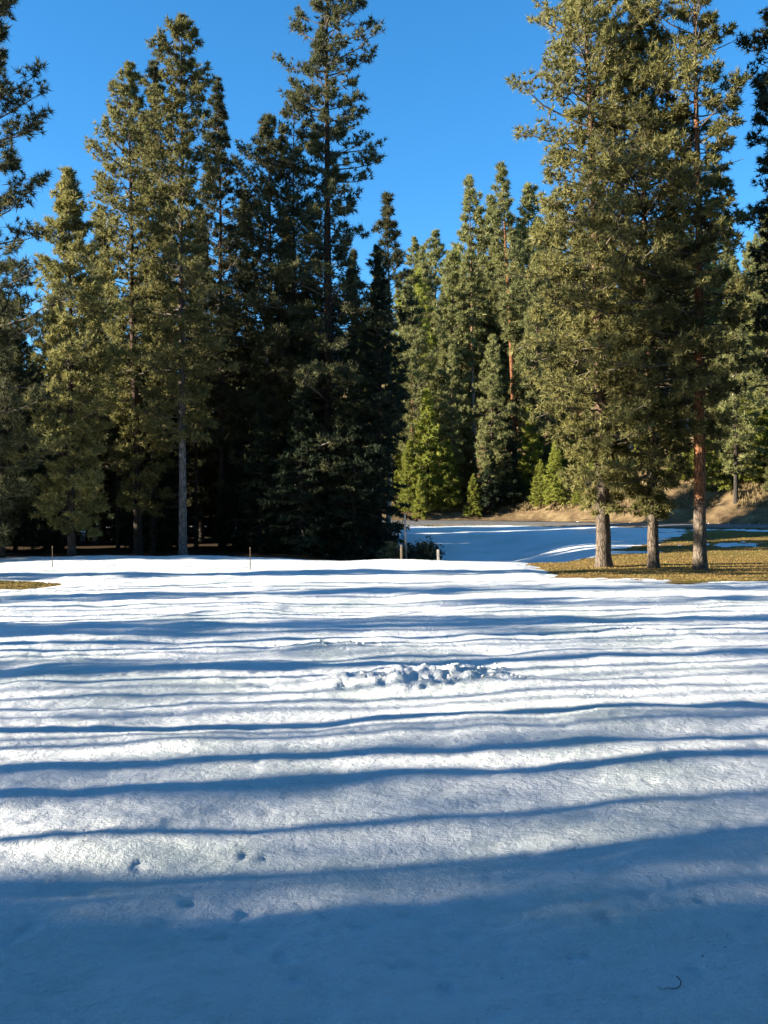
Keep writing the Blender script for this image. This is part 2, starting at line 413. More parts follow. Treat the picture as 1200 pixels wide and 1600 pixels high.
def tufts(C, A, rg, n, length, width, spread):
    """n thin blades radiating from each centre C about axis A"""
    M = len(C)
    rd = norm(rg.normal(size=(M, n, 3)))
    D = norm(A[:, None] * rg.uniform(0.5, 1.1, (M, n, 1)) + rd * spread)
    L = length * rg.uniform(0.7, 1.2, (M, n, 1)) * rg.uniform(0.6, 1.35, (M, 1, 1))
    side = norm(np.cross(D, norm(rg.normal(size=(M, n, 3)))))
    w = width * rg.uniform(0.7, 1.3, (M, n, 1)) * 0.5
    b = C[:, None] + D * L * rg.uniform(0.0, 0.15, (M, n, 1))
    V = np.stack([b + side * w, b - side * w, b + D * L], 2)
    F = np.arange(M * n * 3).reshape(-1, 3)
    return V.reshape(-1, 3), F

def profile(pts):
    a = np.array(pts, float)
    return lambda t: np.interp(t, a[:, 0], a[:, 1])

def tree_meshes(name, seed, H, cb, prof, nb, m, needle, bark, kind='pine', trunk_r=0.3, lean=(0, 0), tuft=(14, 0.235, 0.055, 1.1),
                el=(-0.10, 0.75), curve=0.18, dead=0, lobes=0.5, ring=0, hole=0.0, fork=None):
    rg = np.random.default_rng(seed)
    wob = rg.uniform(0, 6.28, 4)
    def axis_at(z):
        z = np.asarray(z, float); q = z / H
        x = lean[0] * q ** 1.15 + 0.10 * np.sin(q * 5 + wob[0]) * q + 0.03 * np.sin(q * 17 + wob[1]) * q
        y = lean[1] * q ** 1.15 + 0.10 * np.sin(q * 4.3 + wob[2]) * q + 0.03 * np.sin(q * 15 + wob[3]) * q
        return np.stack([x, y, z], -1)
    def rad_at(z):
        q = np.clip(z / H, 0, 1)
        return trunk_r * ((1 - q) ** 0.8 * 0.86 + 0.015) + trunk_r * 0.20 * np.exp(-z / (trunk_r * 1.6))
    # trunk
    sides = 16 if trunk_r > 0.2 else 9
    zz = np.concatenate([[-0.5, -0.15], np.linspace(0, 2.5, 22)[0:], np.linspace(2.8, H * 0.985, 60 if trunk_r > 0.2 else 26)])
    cen = axis_at(np.clip(zz, 0, None)); cen[:, 2] = zz
    rr = rad_at(np.clip(zz, 0, None))
    ang = np.arange(sides) * 2 * math.pi / sides
    AN, ZN = np.meshgrid(ang, zz)
    ridge = vnoise(np.cos(AN) * 4 + 7, np.sin(AN) * 4 + ZN * 1.2 + seed, seed) * 0.085 + vnoise(AN * 3.5, ZN * 5, seed + 3) * 0.03
    root = 0.10 * np.exp(-np.clip(ZN, 0, None) / 0.28) * np.abs(np.sin(AN * 2.5 + wob[0]))
    RR = rr[:, None] * (1 + ridge + root)
    V = np.stack([cen[:, 0:1] + RR * np.cos(AN), cen[:, 1:2] + RR * np.sin(AN), ZN], -1).reshape(-1, 3)
    nr = len(zz)
    a = (np.arange(nr - 1)[:, None] * sides + np.arange(sides)[None]).ravel()
    b = (np.arange(nr - 1)[:, None] * sides + (np.arange(sides)[None] + 1) % sides).ravel()
    F = np.stack([a, b, b + sides, a + sides], 1)
    trunk = mesh_np(name + '_trunk', V, F, [bark], smooth=True)
    # branches
    t = (np.arange(nb) + rg.uniform(-0.8, 0.8, nb)) / nb
    t = np.clip(t, 0, 0.995)
    if ring: t = np.clip((np.round(t * ring) + rg.normal(0, 0.10, nb)) / ring, 0, 0.995)
    hb = cb + (H - cb) * t
    az = np.arange(nb) * 2.39996 + rg.uniform(-0.5, 0.5, nb)
    lob = 1 + lobes * fbm(np.cos(az) * 1.3 + 3 + seed, np.sin(az) * 1.3 + t * 6.5, seed + 11, 2) * 1.6
    Lb = np.maximum(prof(t) * lob * rg.uniform(0.55, 1.08, nb) - 0.12, 0.10)
    hasneedle = rg.random(nb) > hole
    e0 = el[0] + (el[1] - el[0]) * t ** 1.5 + rg.normal(0, 0.10, nb)
    K = 6
    s = np.linspace(0, 1, K)
    wig = rg.normal(0, 0.05, (nb, K)) * s[None]
    dx = np.cos(az)[:, None] * np.cos(wig * 2) - np.sin(az)[:, None] * np.sin(wig * 2)
    dy = np.sin(az)[:, None] * np.cos(wig * 2) + np.cos(az)[:, None] * np.sin(wig * 2)
    base = axis_at(hb)
    cv = curve * rg.uniform(0.4, 1.5, nb)
    zc = Lb[:, None] * (np.sin(e0)[:, None] * s + cv[:, None] * (s ** 2 - 0.35 * s) + wig * 0.5)
    rho = Lb[:, None] * s * np.cos(e0)[:, None]
    P = np.stack([base[:, 0:1] + rho * dx, base[:, 1:2] + rho * dy, hb[:, None] + zc], -1)
    r0 = np.clip(0.010 + 0.013 * Lb, 0.012, rad_at(hb) * 0.6)
    rb = r0[:, None] * (1 - 0.8 * s[None]) + 0.003
    tv, tf = tubes(P, rb, 4 if trunk_r > 0.25 else 3)
    Vs, Fs, Ms = [tv], [tf], [np.ones(len(tf), int)]
    off = len(tv)
    # twigs
    Lmax = Lb.max()
    st = 0.18 + 0.82 * rg.random((nb, m)) ** 0.75
    keep = (rg.random((nb, m)) < np.clip(0.35 + Lb / Lmax, 0, 1)[:, None]) & hasneedle[:, None]
    bi, mi = np.nonzero(keep)
    sv = st[bi, mi]
    idx = sv * (K - 1); i0 = np.minimum(idx.astype(int), K - 2); fr = (idx - i0)[:, None]
    tb = P[bi, i0] * (1 - fr) + P[bi, i0 + 1] * fr
    bd = norm(P[bi, i0 + 1] - P[bi, i0])
    sgn = np.where(rg.random(len(bi)) < 0.5, -1, 1)
    turn = sgn * rg.uniform(0.35, 1.15, len(bi))
    if kind == 'pine': zup = rg.uniform(-0.25, 0.75, len(bi))
    else: zup = rg.uniform(-0.45, 0.12, len(bi))
    td = np.stack([bd[:, 0] * np.cos(turn) - bd[:, 1] * np.sin(turn), bd[:, 0] * np.sin(turn) + bd[:, 1] * np.cos(turn), bd[:, 2] + zup], -1)
    td = norm(td)
    tl = (0.14 + 0.42 * (1.15 - sv) * rg.uniform(0.6, 1.2, len(bi))) * np.clip(Lb[bi], 0.28, 2.4)
    tl = np.clip(tl, 0.08, 1.15)
    s3 = np.array([0, 0.55, 1.0])
    TP = tb[:, None] + td[:, None] * (tl[:, None, None] * s3[None, :, None])
    TP[:, :, 2] += (curve * 0.6 * tl[:, None]) * s3[None] ** 2
    rt = (0.004 + 0.006 * tl)[:, None] * (1 - 0.6 * s3[None])
    tv, tf = tubes(TP, rt, 3)
    Vs.append(tv); Fs.append(tf + off); Ms.append(np.ones(len(tf), int)); off += len(tv)
    # needles
    upv = np.array([0, 0, 0.35])
    if kind == 'pine':
        C = [TP[:, 2], TP[:, 1]]; A = [norm(td + upv), norm(td * 0.6 + upv + rg.normal(0, 0.4, td.shape))]
        side = norm(np.cross(td, np.array([0, 0, 1.0])) + rg.normal(0, 0.3, td.shape))
        q = rg.random(len(td)) < 0.6
        C.append((TP[:, 1] + side * 0.22)[q]); A.append(norm(side + td * 0.5 + upv)[q])
        C.append(P[hasneedle, -1]); A.append(norm(P[hasneedle, -1] - P[hasneedle, -2] + upv * 0.5))
        C.append(axis_at(np.array([H * 0.985, H * 0.97, H * 0.955, H * 0.94]))); A.append(np.tile([0, 0, 1.0], (4, 1)))
    else:
        C = []; A = []
        for f in (0.12, 0.38, 0.64, 0.92):
            C.append(TP[:, 0] * (1 - f) + TP[:, 2] * f); A.append(norm(td + rg.normal(0, 0.3, td.shape)))
        for f in (0.35, 0.6, 0.82, 1.0):
            j = min(int(f * (K - 1)), K - 2); g_ = f * (K - 1) - j
            C.append((P[:, j] * (1 - g_) + P[:, j + 1] * g_)[hasneedle]); A.append(norm(P[:, j + 1] - P[:, j])[hasneedle])
        zt = H - (H - cb) * 0.12 * rg.random(12)
        C.append(axis_at(zt)); A.append(norm(np.tile([0, 0, 1.0], (12, 1)) + rg.normal(0, 0.5, (12, 3))))
    C = np.concatenate(C); A = np.concatenate(A)
    n, ln, wd, sp = tuft
    tv, tf = tufts(C, A, rg, n, ln, wd, sp)
    Vs.append(tv); Fs.append(tf + off); Ms.append(np.zeros(len(tf), int)); off += len(tv)
    # dead lower snags
    if dead:
        zd = rg.uniform(cb * 0.35, cb * 1.6, dead); ad = rg.uniform(0, 6.28, dead); ld = rg.uniform(0.4, 1.6, dead)
        s4 = np.linspace(0, 1, 4); bs = axis_at(zd)
        D = np.stack([bs[:, 0:1] + np.cos(ad)[:, None] * ld[:, None] * s4, bs[:, 1:2] + np.sin(ad)[:, None] * ld[:, None] * s4,
                      zd[:, None] + ld[:, None] * (-0.25 * s4 + 0.25 * s4 ** 2)], -1)
        tv, tf = tubes(D, (0.016 * (1 - 0.8 * s4))[None] * np.ones((dead, 1)), 3)
        Vs.append(tv); Fs.append(tf + off); Ms.append(np.ones(len(tf), int))
    crown = mesh_np(name + '_crown', np.concatenate(Vs), np.concatenate(Fs), [needle, TWIG], np.concatenate(Ms))
    global TRIS
    TRIS += len(crown.polygons) + 2 * len(trunk.polygons)
    return trunk, crown
TRIS = 0
def place_tree(name, meshes, x, y, label, group=None, rot=0.0, scale=1.0, cat='tree', zs=1.0):
    e = bpy.data.objects.new(name, None); COL.objects.link(e); e.empty_display_size = 0.5
    e.location = (x, y, float(ground_h(x, y))); e.rotation_euler = (0, 0, rot); e.scale = (scale, scale, scale * zs)
    tag(e, label, cat, group)
    link('trunk', meshes[0], e); link('crown', meshes[1], e)
    return e
def at(px, Y): return (px - 600.0) * Y / FPX
def zat(py, Y): return CAMH + (800.0 - py) * Y / FPX

def pine(name, label, px, py_top, Y, px_top, prof_px, py_crown, seed, nb, m, needle, bark, group=None, **kw):
    """prof_px: list of (photo row, half width in px); converts to metres at distance Y"""
    x = at(px, Y); g = float(ground_h(x, Y)); H = zat(py_top, Y) - g; cb = zat(py_crown, Y) - g
    pr = sorted(((zat(r, Y) - g - cb) / (H - cb), w * Y / FPX) for r, w in prof_px)
    ms = tree_meshes(name, seed, H, cb, profile(pr), nb, m, needle, bark, lean=(at(px_top, Y) - x, 0), **kw)
    return place_tree(name, ms, x, Y, label, group)

# the three big pines on the turf
G_T = 'three big pines on the brown turf'
pine('ponderosa_pine', 'thick trunked pine standing leftmost of the three on the brown turf', 943, -75, 42, 918,
     [(-75, 24), (0, 73), (60, 109), (130, 139), (230, 156), (300, 139), (400, 132), (520, 124), (640, 109), (730, 71), (775, 47)], 792, 11,
     235, 15, N_PINE, BARK_OLD, G_T, trunk_r=0.37, tuft=(17, 0.24, 0.054, 1.1), dead=14, el=(-0.25, 0.6), lobes=0.55)
pine('ponderosa_pine', 'middle one of the three pines on the brown turf, slimmest trunk', 1021, 15, 41, 1000,
     [(15, 14), (60, 42), (120, 65), (200, 87), (300, 109), (400, 123), (520, 118), (640, 106), (740, 71), (790, 35)], 803, 12,
     235, 15, N_PINE, BARK_OLD, G_T, trunk_r=0.27, tuft=(17, 0.24, 0.054, 1.1), dead=10, el=(-0.25, 0.65), lobes=0.5)
pine('ponderosa_pine', 'tall pine with orange bark on its upper trunk, rightmost of the three on brown turf', 1094, -100, 40, 1086,
     [(-100, 24), (-40, 65), (0, 80), (100, 87), (200, 85), (300, 83), (420, 99), (520, 104), (600, 94), (660, 61), (705, 30)], 705, 13,
     200, 14, N_PINE, BARK, G_T, trunk_r=0.30, tuft=(17, 0.24, 0.054, 1.1), dead=18, el=(-0.15, 0.5), lobes=0.7, hole=0.08)
pine('ponderosa_pine', 'open brownish green pine cut by the right edge of the view', 1222, -60, 41, 1222,
     [(-60, 35), (0, 65), (100, 73), (200, 71), (300, 88), (450, 94), (600, 71)], 600, 14,
     150, 12, N_DARK, BARK_OLD, None, trunk_r=0.28, tuft=(17, 0.24, 0.054, 1.1), dead=10, lobes=0.6, hole=0.08)

# the left wood
G_L = 'tall pines along the edge of the shaded left wood'
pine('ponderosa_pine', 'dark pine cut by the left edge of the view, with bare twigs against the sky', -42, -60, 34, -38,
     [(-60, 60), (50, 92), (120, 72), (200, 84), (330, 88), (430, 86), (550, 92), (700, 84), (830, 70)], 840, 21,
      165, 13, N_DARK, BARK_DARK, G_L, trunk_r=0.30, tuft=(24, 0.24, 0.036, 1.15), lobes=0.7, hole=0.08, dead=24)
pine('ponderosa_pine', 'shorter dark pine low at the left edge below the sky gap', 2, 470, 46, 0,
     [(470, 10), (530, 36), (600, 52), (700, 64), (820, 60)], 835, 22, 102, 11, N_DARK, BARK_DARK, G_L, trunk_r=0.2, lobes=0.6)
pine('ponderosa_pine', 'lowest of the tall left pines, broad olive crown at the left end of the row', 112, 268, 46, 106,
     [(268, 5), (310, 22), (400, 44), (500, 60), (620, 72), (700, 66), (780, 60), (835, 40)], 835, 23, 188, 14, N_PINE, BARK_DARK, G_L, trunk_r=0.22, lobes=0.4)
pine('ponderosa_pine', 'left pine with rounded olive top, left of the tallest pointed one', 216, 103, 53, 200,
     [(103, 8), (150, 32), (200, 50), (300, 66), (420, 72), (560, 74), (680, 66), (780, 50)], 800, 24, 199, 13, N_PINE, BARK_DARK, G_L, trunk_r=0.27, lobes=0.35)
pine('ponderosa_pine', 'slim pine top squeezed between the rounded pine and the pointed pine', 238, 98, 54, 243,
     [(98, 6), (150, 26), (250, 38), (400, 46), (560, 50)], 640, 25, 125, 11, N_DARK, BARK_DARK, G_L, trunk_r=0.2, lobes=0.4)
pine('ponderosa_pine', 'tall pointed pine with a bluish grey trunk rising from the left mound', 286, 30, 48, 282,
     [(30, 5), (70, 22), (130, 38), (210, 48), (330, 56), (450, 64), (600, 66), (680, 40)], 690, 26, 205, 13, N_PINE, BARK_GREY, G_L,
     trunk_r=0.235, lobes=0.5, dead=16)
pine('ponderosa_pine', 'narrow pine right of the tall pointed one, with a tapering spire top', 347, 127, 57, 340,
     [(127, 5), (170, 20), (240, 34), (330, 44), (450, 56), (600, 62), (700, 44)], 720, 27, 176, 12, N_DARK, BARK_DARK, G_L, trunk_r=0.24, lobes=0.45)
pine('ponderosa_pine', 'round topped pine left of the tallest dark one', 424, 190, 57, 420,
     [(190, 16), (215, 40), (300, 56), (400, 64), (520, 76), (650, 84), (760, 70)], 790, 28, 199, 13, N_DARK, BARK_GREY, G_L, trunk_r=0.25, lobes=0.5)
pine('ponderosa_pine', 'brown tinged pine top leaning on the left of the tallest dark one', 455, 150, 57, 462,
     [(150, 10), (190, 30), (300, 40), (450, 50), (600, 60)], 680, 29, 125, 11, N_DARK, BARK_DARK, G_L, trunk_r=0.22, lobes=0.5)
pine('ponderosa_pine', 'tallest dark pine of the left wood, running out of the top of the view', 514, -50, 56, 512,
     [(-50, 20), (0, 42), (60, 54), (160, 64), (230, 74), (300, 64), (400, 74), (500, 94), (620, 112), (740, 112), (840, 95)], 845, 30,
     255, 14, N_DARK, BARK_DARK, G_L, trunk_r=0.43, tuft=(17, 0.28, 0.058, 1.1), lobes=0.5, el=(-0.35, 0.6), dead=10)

# firs at the right end of the left wood
def fir(name, label, px, py_top, Y, hw, seed, nb, m, needle, bark, group=None, base=0.6, tr=0.14, **kw):
    x = at(px, Y); g = float(ground_h(x, Y)); H = zat(py_top, Y) - g; w = hw * Y / FPX
    kw.setdefault('tuft', (7, 0.19, 0.05, 0.75))
    ms = tree_meshes(name, seed, H, base, profile([(0, w), (0.12, w * 1.02), (0.5, w * 0.70), (0.85, w * 0.28), (1, w * 0.05)]), nb, m,
                     needle, bark, kind='fir', trunk_r=tr, el=(-0.30, 0.7), curve=0.10, lobes=kw.pop('lobes', 0.3), **kw)
    return place_tree(name, ms, x, Y, label, group)
G_F = 'dark firs under the tall left pines'
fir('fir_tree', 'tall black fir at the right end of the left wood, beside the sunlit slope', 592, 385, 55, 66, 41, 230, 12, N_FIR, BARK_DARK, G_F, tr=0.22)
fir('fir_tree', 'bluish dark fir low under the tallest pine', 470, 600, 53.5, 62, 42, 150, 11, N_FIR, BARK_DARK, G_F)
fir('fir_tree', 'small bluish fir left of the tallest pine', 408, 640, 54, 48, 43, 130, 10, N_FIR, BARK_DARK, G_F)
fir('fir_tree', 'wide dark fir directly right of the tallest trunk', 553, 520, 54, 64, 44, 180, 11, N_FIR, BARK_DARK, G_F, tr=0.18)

# middle distance, seen between the two groups
pine('ponderosa_pine', 'thin pale pine spire rising just right of the tallest dark pine', 607, 303, 62, 608,
     [(303, 5), (340, 16), (400, 28), (480, 36), (600, 42)], 690, 51, 120, 9, N_DARK, BARK_PALE, None, trunk_r=0.2, tuft=(12, 0.30, 0.06, 0.9), lobes=0.5, hole=0.12)
pine('ponderosa_pine', 'slender pine above the road bend with a long bare pale trunk', 742, 278, 95, 732,
     [(278, 4), (320, 18), (400, 30), (500, 32), (560, 20)], 575, 52, 105, 9, N_FAR, BARK_PALE, None, trunk_r=0.26, tuft=(11, 0.42, 0.09, 0.9), lobes=0.5, hole=0.1)
pine('ponderosa_pine', 'pine above the road bend with a reddish bare trunk', 806, 258, 92, 785,
     [(258, 4), (300, 16), (380, 30), (460, 32), (520, 20)], 540, 53, 100, 9, N_FAR, BARK, None, trunk_r=0.33, tuft=(11, 0.42, 0.09, 0.9), lobes=0.5, hole=0.1)

# prototypes shared by the rest
def proto_pine(name, seed, H, cb, w, nb, m, needle, bark, **kw):
    kw.setdefault('tuft', (13, 0.40, 0.092, 1.05))
    return tree_meshes(name, seed, H, cb, profile([(0, w * 0.6), (0.2, w), (0.55, w * 0.8), (0.85, w * 0.4), (1, w * 0.08)]), nb, m, needle, bark, **kw)
PF = [proto_pine('far_pine_a', 61, 24, 5, 3.3, 130, 8, N_FAR, BARK_PALE, trunk_r=0.28),
      proto_pine('far_pine_b', 62, 24, 8, 2.9, 120, 8, N_FAR, BARK, trunk_r=0.26, hole=0.1, lobes=0.6),
      proto_pine('far_pine_c', 63, 24, 3, 3.6, 140, 8, N_FAR, BARK_DARK, trunk_r=0.3, lobes=0.3),
      proto_pine('far_pine_d', 64, 24, 6, 2.3, 120, 7, N_PINE, BARK_DARK, trunk_r=0.22, lobes=0.7, lean=(0.5, 0.2)),
      proto_pine('far_pine_e', 65, 24, 2, 3.0, 130, 8, N_YOUNG, BARK_DARK, trunk_r=0.24, lobes=0.5, lean=(-0.4, 0))]
def proto_fir(name, seed, H, w, nb, m, needle, **kw):
    kw.setdefault('tuft', (6, 0.34, 0.09, 0.75))
    return tree_meshes(name, seed, H, 0.5, profile([(0, w), (0.12, w * 1.02), (0.5, w * 0.68), (0.85, w * 0.26), (1, w * 0.05)]), nb, m,
                       needle, BARK_DARK, kind='fir', trunk_r=0.16, el=(-0.2, 0.8), curve=0.15, lobes=0.3, **kw)
PY = [proto_fir('young_a', 71, 10, 2.1, 120, 8, N_YOUNG), proto_fir('young_b', 72, 10, 2.6, 130, 8, N_YOUNG), proto_fir('young_c', 73, 10, 1.8, 110, 8, N_FAR)]
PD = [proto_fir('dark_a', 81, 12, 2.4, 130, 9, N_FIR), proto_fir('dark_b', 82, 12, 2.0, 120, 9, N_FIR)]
PM = [proto_pine('mid_pine_a', 91, 22, 7, 2.6, 130, 9, N_DARK, BARK_DARK, trunk_r=0.24, tuft=(12, 0.30, 0.06, 0.9), dead=16),
      proto_pine('mid_pine_c', 93, 22, 2.5, 2.9, 190, 12, N_DARK, BARK_DARK, trunk_r=0.24, tuft=(15, 0.30, 0.07, 1.0), dead=16),
      proto_pine('mid_pine_b', 92, 22, 9, 2.4, 120, 9, N_DARK, BARK_DARK, trunk_r=0.22, tuft=(12, 0.30, 0.06, 0.9), hole=0.1, dead=16)]
rnd = random.Random(7)

# named young trees on the bank behind the road: (px, py_top, Y, proto, label)
YL = [(668, 612, 88, 0, 'bright green young conifer nearest the tip of the dark wood, behind the road'),
      (694, 538, 94, 2, 'taller grey green conifer behind the brightest young one over the road bend'),
      (640, 690, 87, 1, 'small yellow green conifer half hidden by the black fir, over the road'),
      (726, 636, 90, 2, 'slim conifer left of the long bare pale trunk'),
      (700, 690, 87.5, 1, 'low bushy conifer above the straw bank at the road bend'),
      (829, 636, 89, 0, 'lush bright green young conifer right of the dark gap over the road'),
      (868, 690, 84, 1, 'bright green bushy conifer just left of the thickest turf trunk'),
      (845, 720, 85, 0, 'lowest bright green conifer right of the dark gap over the road'),
      (905, 730, 82, 1, 'olive young conifer right behind the thickest turf trunk'),
      (776, 655, 92, 0, 'bright pointed young conifer between the pale trunk and the reddish trunk'),
      (975, 700, 80, 1, 'young conifer filling the gap between left and middle turf trunks'),
      (1050, 690, 78, 1, 'young conifer filling the gap between middle and right turf trunks')]
YL += [(656, 742, 85.5, 0, 'smallest bright young conifer at the left end of the straw bank'),
      (740, 742, 86, 1, 'small conifer under the long bare pale trunk'),
      (812, 705, 88.5, 1, 'bright young conifer crowding the right side of the dark gap'),
      (885, 650, 90, 0, 'taller bright young conifer behind the bushy ones left of the thickest turf trunk'),
      (930, 690, 86, 0, 'young conifer showing just behind the crown base of the thickest turf pine'),
      (1125, 640, 74, 1, 'young conifer on the dark bank just right of the orange barked pine'),
      (1160, 600, 76, 0, 'pointed young conifer on the dark bank near the right edge'),
      (1195, 640, 73, 1, 'bushy conifer on the dark bank at the very right edge'),
      (1075, 680, 77, 0, 'pointed young conifer left of the orange barked trunk')]
for px, pt, Y, k, lab in YL:
    x = at(px, Y); g = float(ground_h(x, Y)); H = zat(pt, Y) - g
    place_tree('young_conifer', PY[k], x, Y, lab, 'young conifers on the bank behind the road', rnd.uniform(0, 6.28), H / 10.0, zs=1.0)
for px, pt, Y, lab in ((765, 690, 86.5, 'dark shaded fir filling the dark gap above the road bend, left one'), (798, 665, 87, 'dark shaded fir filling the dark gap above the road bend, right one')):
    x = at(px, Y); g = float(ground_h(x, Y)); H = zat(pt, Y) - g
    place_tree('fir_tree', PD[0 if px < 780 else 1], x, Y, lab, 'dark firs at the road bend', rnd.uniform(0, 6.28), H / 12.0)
for k in range(60):
    x = rnd.uniform(-3, 44); y = float(road_near(x)) + 7 + rnd.uniform(3.5, 17)
    px = 600 + x * FPX / y
    if 750 < px < 800: continue
    place_tree('young_conifer', PY[rnd.choice([0, 1, 1, 2])], x, y, 'low young conifer in the undergrowth of the bank behind the road', 'undergrowth conifers on the bank', rnd.uniform(0, 6.28), rnd.uniform(0.22, 0.62), zs=rnd.uniform(0.75, 1.0))
# named skyline trees on the hill
HL = [(680, 363, 118, 2, 'dense broad pine on the skyline between the two groups'),
      (646, 372, 165, 1, 'tiny distant bluish pine on the skyline'),
      (662, 385, 150, 0, 'small distant pine just left of the dense broad skyline pine'),
      (708, 392, 112, 0, 'pine left behind the slender bare trunk on the hill'),
      (765, 310, 100, 1, 'pine top between the slender pine and the reddish trunk pine'),
      (825, 290, 96, 0, 'hill pine just left of the big turf pines'),
      (650, 470, 92, 2, 'olive pine against the edge of the black fir'),
      (720, 470, 98, 2, 'full olive pine behind the long bare pale trunk'),
      (775, 440, 99, 2, 'full olive pine left of the reddish trunk'),
      (840, 400, 90, 2, 'olive pine showing left of the big turf pines lower down'),
      (1150, 430, 72, 2, 'dark green pine on the bank right of the orange barked pine'),
      (1110, 520, 78, 3, 'narrow pine on the bank close right of the orange barked trunk'),
      (1180, 450, 84, 4, 'pale green pine higher on the bank near the right edge'),
      (1200, 330, 76, 2, 'dark green pine on the bank at the right edge')]
for px, pt, Y, k, lab in HL:
    x = at(px, Y); g = float(ground_h(x, Y)); H = zat(pt, Y) - g
    s = H / 24.0
    place_tree('hill_pine', PF[k], x, Y, lab, 'pines on the hill behind the road', rnd.uniform(0, 6.28), s * 0.92, zs=1 / 0.92)

# the hillside forest
def far_top(px):   # photo row of the skyline the unnamed trees must stay under
    return float(np.interp(px, [-100, 0, 60, 300, 560, 600, 640, 680, 715, 760, 800, 830, 900, 1130, 1300], [470, 500, 560, 560, 500, 420, 392, 378, 385, 345, 335, 325, 310, 350, 350]))
def zone(px):
    for lim, lab, grp in ((560, 'hill pine behind the dark left wood, seen only through its gaps', 'hill pines behind the left wood'),
                          (700, 'hill pine in the forest between the black fir and the long bare pale trunk', 'forest pines right of the black fir'),
                          (830, 'hill pine in the forest between the pale trunk and the three big turf pines', 'forest pines in the middle of the hillside'),
                          (1130, 'hill pine hidden for the most part behind the three big turf pines', 'forest pines behind the three turf pines'),
                          (9999, 'hill pine in the forest at the right edge, right of the orange barked pine', 'forest pines at the right edge')):
        if px < lim: return lab, grp
n = 0
for row, Y in enumerate([90, 97, 106, 118, 134, 155, 182]):
    step = 3.5 + 0.028 * (Y - 90)
    xs = np.arange(-0.47 * Y, 0.50 * Y, step)
    for x in xs:
        x = x + rnd.uniform(-1.4, 1.4); y = Y + rnd.uniform(-3, 3)
        px = 600 + x * FPX / y
        g = float(ground_h(x, y))
        Hm = zat(far_top(px), y) - g
        if Hm < 6 or (y < 112 and px < 600): continue
        H = min(rnd.uniform(19, 31), Hm * rnd.uniform(0.80, 1.0))
        if y < 93: H = min(H, 15)
        k = rnd.choice([0, 0, 1, 2, 2, 3, 3, 4])
        s = H / 24.0 * 0.86
        zl, zg = zone(px)
        place_tree('hill_pine', PF[k], x, y, zl, zg, rnd.uniform(0, 6.28), s * rnd.uniform(0.95, 1.1), zs=1.15); n += 1
# taller ones that close the gaps between the crowns of the left wood
for px, pt, Y, k, lab in ((160, 330, 60, 1, 'dark pine closing the gap between the lowest pine and the rounded one'),
                          (30, 470, 60, 0, 'dark pine deep at the left edge under the sky gap'),
                          (262, 300, 61, 2, 'dark pine showing between the trunks of the rounded pine and the pointed one'),
                          (315, 330, 60.5, 1, 'dark pine showing right behind the tall pointed one'),
                          (383, 300, 62, 0, 'dark pine closing the gap left of the round topped one'),
                          (450, 340, 61, 1, 'dark pine filling the gap under the brown tinged top'),
                          (552, 395, 61, 1, 'dark pine between the tallest trunk and the black fir'),
                          (90, 430, 61, 1, 'dark pine behind the lowest of the tall left pines')):
    x = at(px, Y); H = zat(pt, Y) - float(ground_h(x, Y))
    place_tree('ponderosa_pine', PM[k], x, Y, lab, 'pines closing the gaps of the left wood', rnd.uniform(0, 6.28), H / 22.0 * 0.85, zs=1 / 0.85)
# depths of the left wood: a dense wall of pines and firs
for row, Y in enumerate([57.8, 58.8, 64.2, 65.2, 69.3, 70.3]):
    for x in np.arange(-0.52 * Y, -0.5, 2.1 + 0.12 * row):
        x = x + rnd.uniform(-0.8, 0.8); y = Y + 0.176 * x + rnd.uniform(-0.3, 0.3)
        y = max(y, 50.5)
        px = 600 + x * FPX / y
        if px > 588: continue
        if row < 1 and 260 < px < 310: continue
        if rnd.random() < 0.5:
            H = rnd.uniform(6, 11); place_tree('fir_tree', PD[rnd.randrange(2)], x, y, 'dark fir deep in the shaded wood behind the tall left pines', 'firs deep in the left wood', rnd.uniform(0, 6.28), H / 12.0)
        else:
            Hm = zat(rnd.uniform(440, 590), y)
            place_tree('ponderosa_pine', PM[rnd.randrange(3)], x, y, 'dark pine deep in the shaded wood behind the tall left pines', 'pines deep in the left wood', rnd.uniform(0, 6.28), Hm / 22.0)
        n += 1

# ------------------------------------------------------------------ trees left of the view, whose shade falls on the snow
caz = R(SUN_AZ - 180)               # direction the shadows run
def off_tree(Yb, d, ms, Href, H, name='ponderosa_pine', label='pine left of the view'):
    """a tree whose shadow crosses the line straight ahead of the camera at distance Yb; d is how far towards the sun it stands"""
    x = -d * math.sin(caz); y = Yb - d * math.cos(caz)
    place_tree(name, ms, x, y, label, 'trees left of the view', rnd.uniform(0, 6.28), H / Href)
HP = [proto_pine('bare_pine_a', 95, 24, 13, 2.2, 110, 8, N_DARK, BARK_DARK, trunk_r=0.21, tuft=(10, 0.34, 0.08, 0.9), dead=40),
      proto_pine('bare_pine_b', 96, 24, 11, 1.8, 100, 8, N_DARK, BARK_DARK, trunk_r=0.13, tuft=(10, 0.34, 0.08, 0.9), dead=50, hole=0.2),
      proto_pine('sparse_pine', 97, 24, 6, 2.4, 90, 6, N_DARK, BARK_DARK, trunk_r=0.18, tuft=(8, 0.30, 0.06, 0.9), hole=0.35, lobes=0.7)]
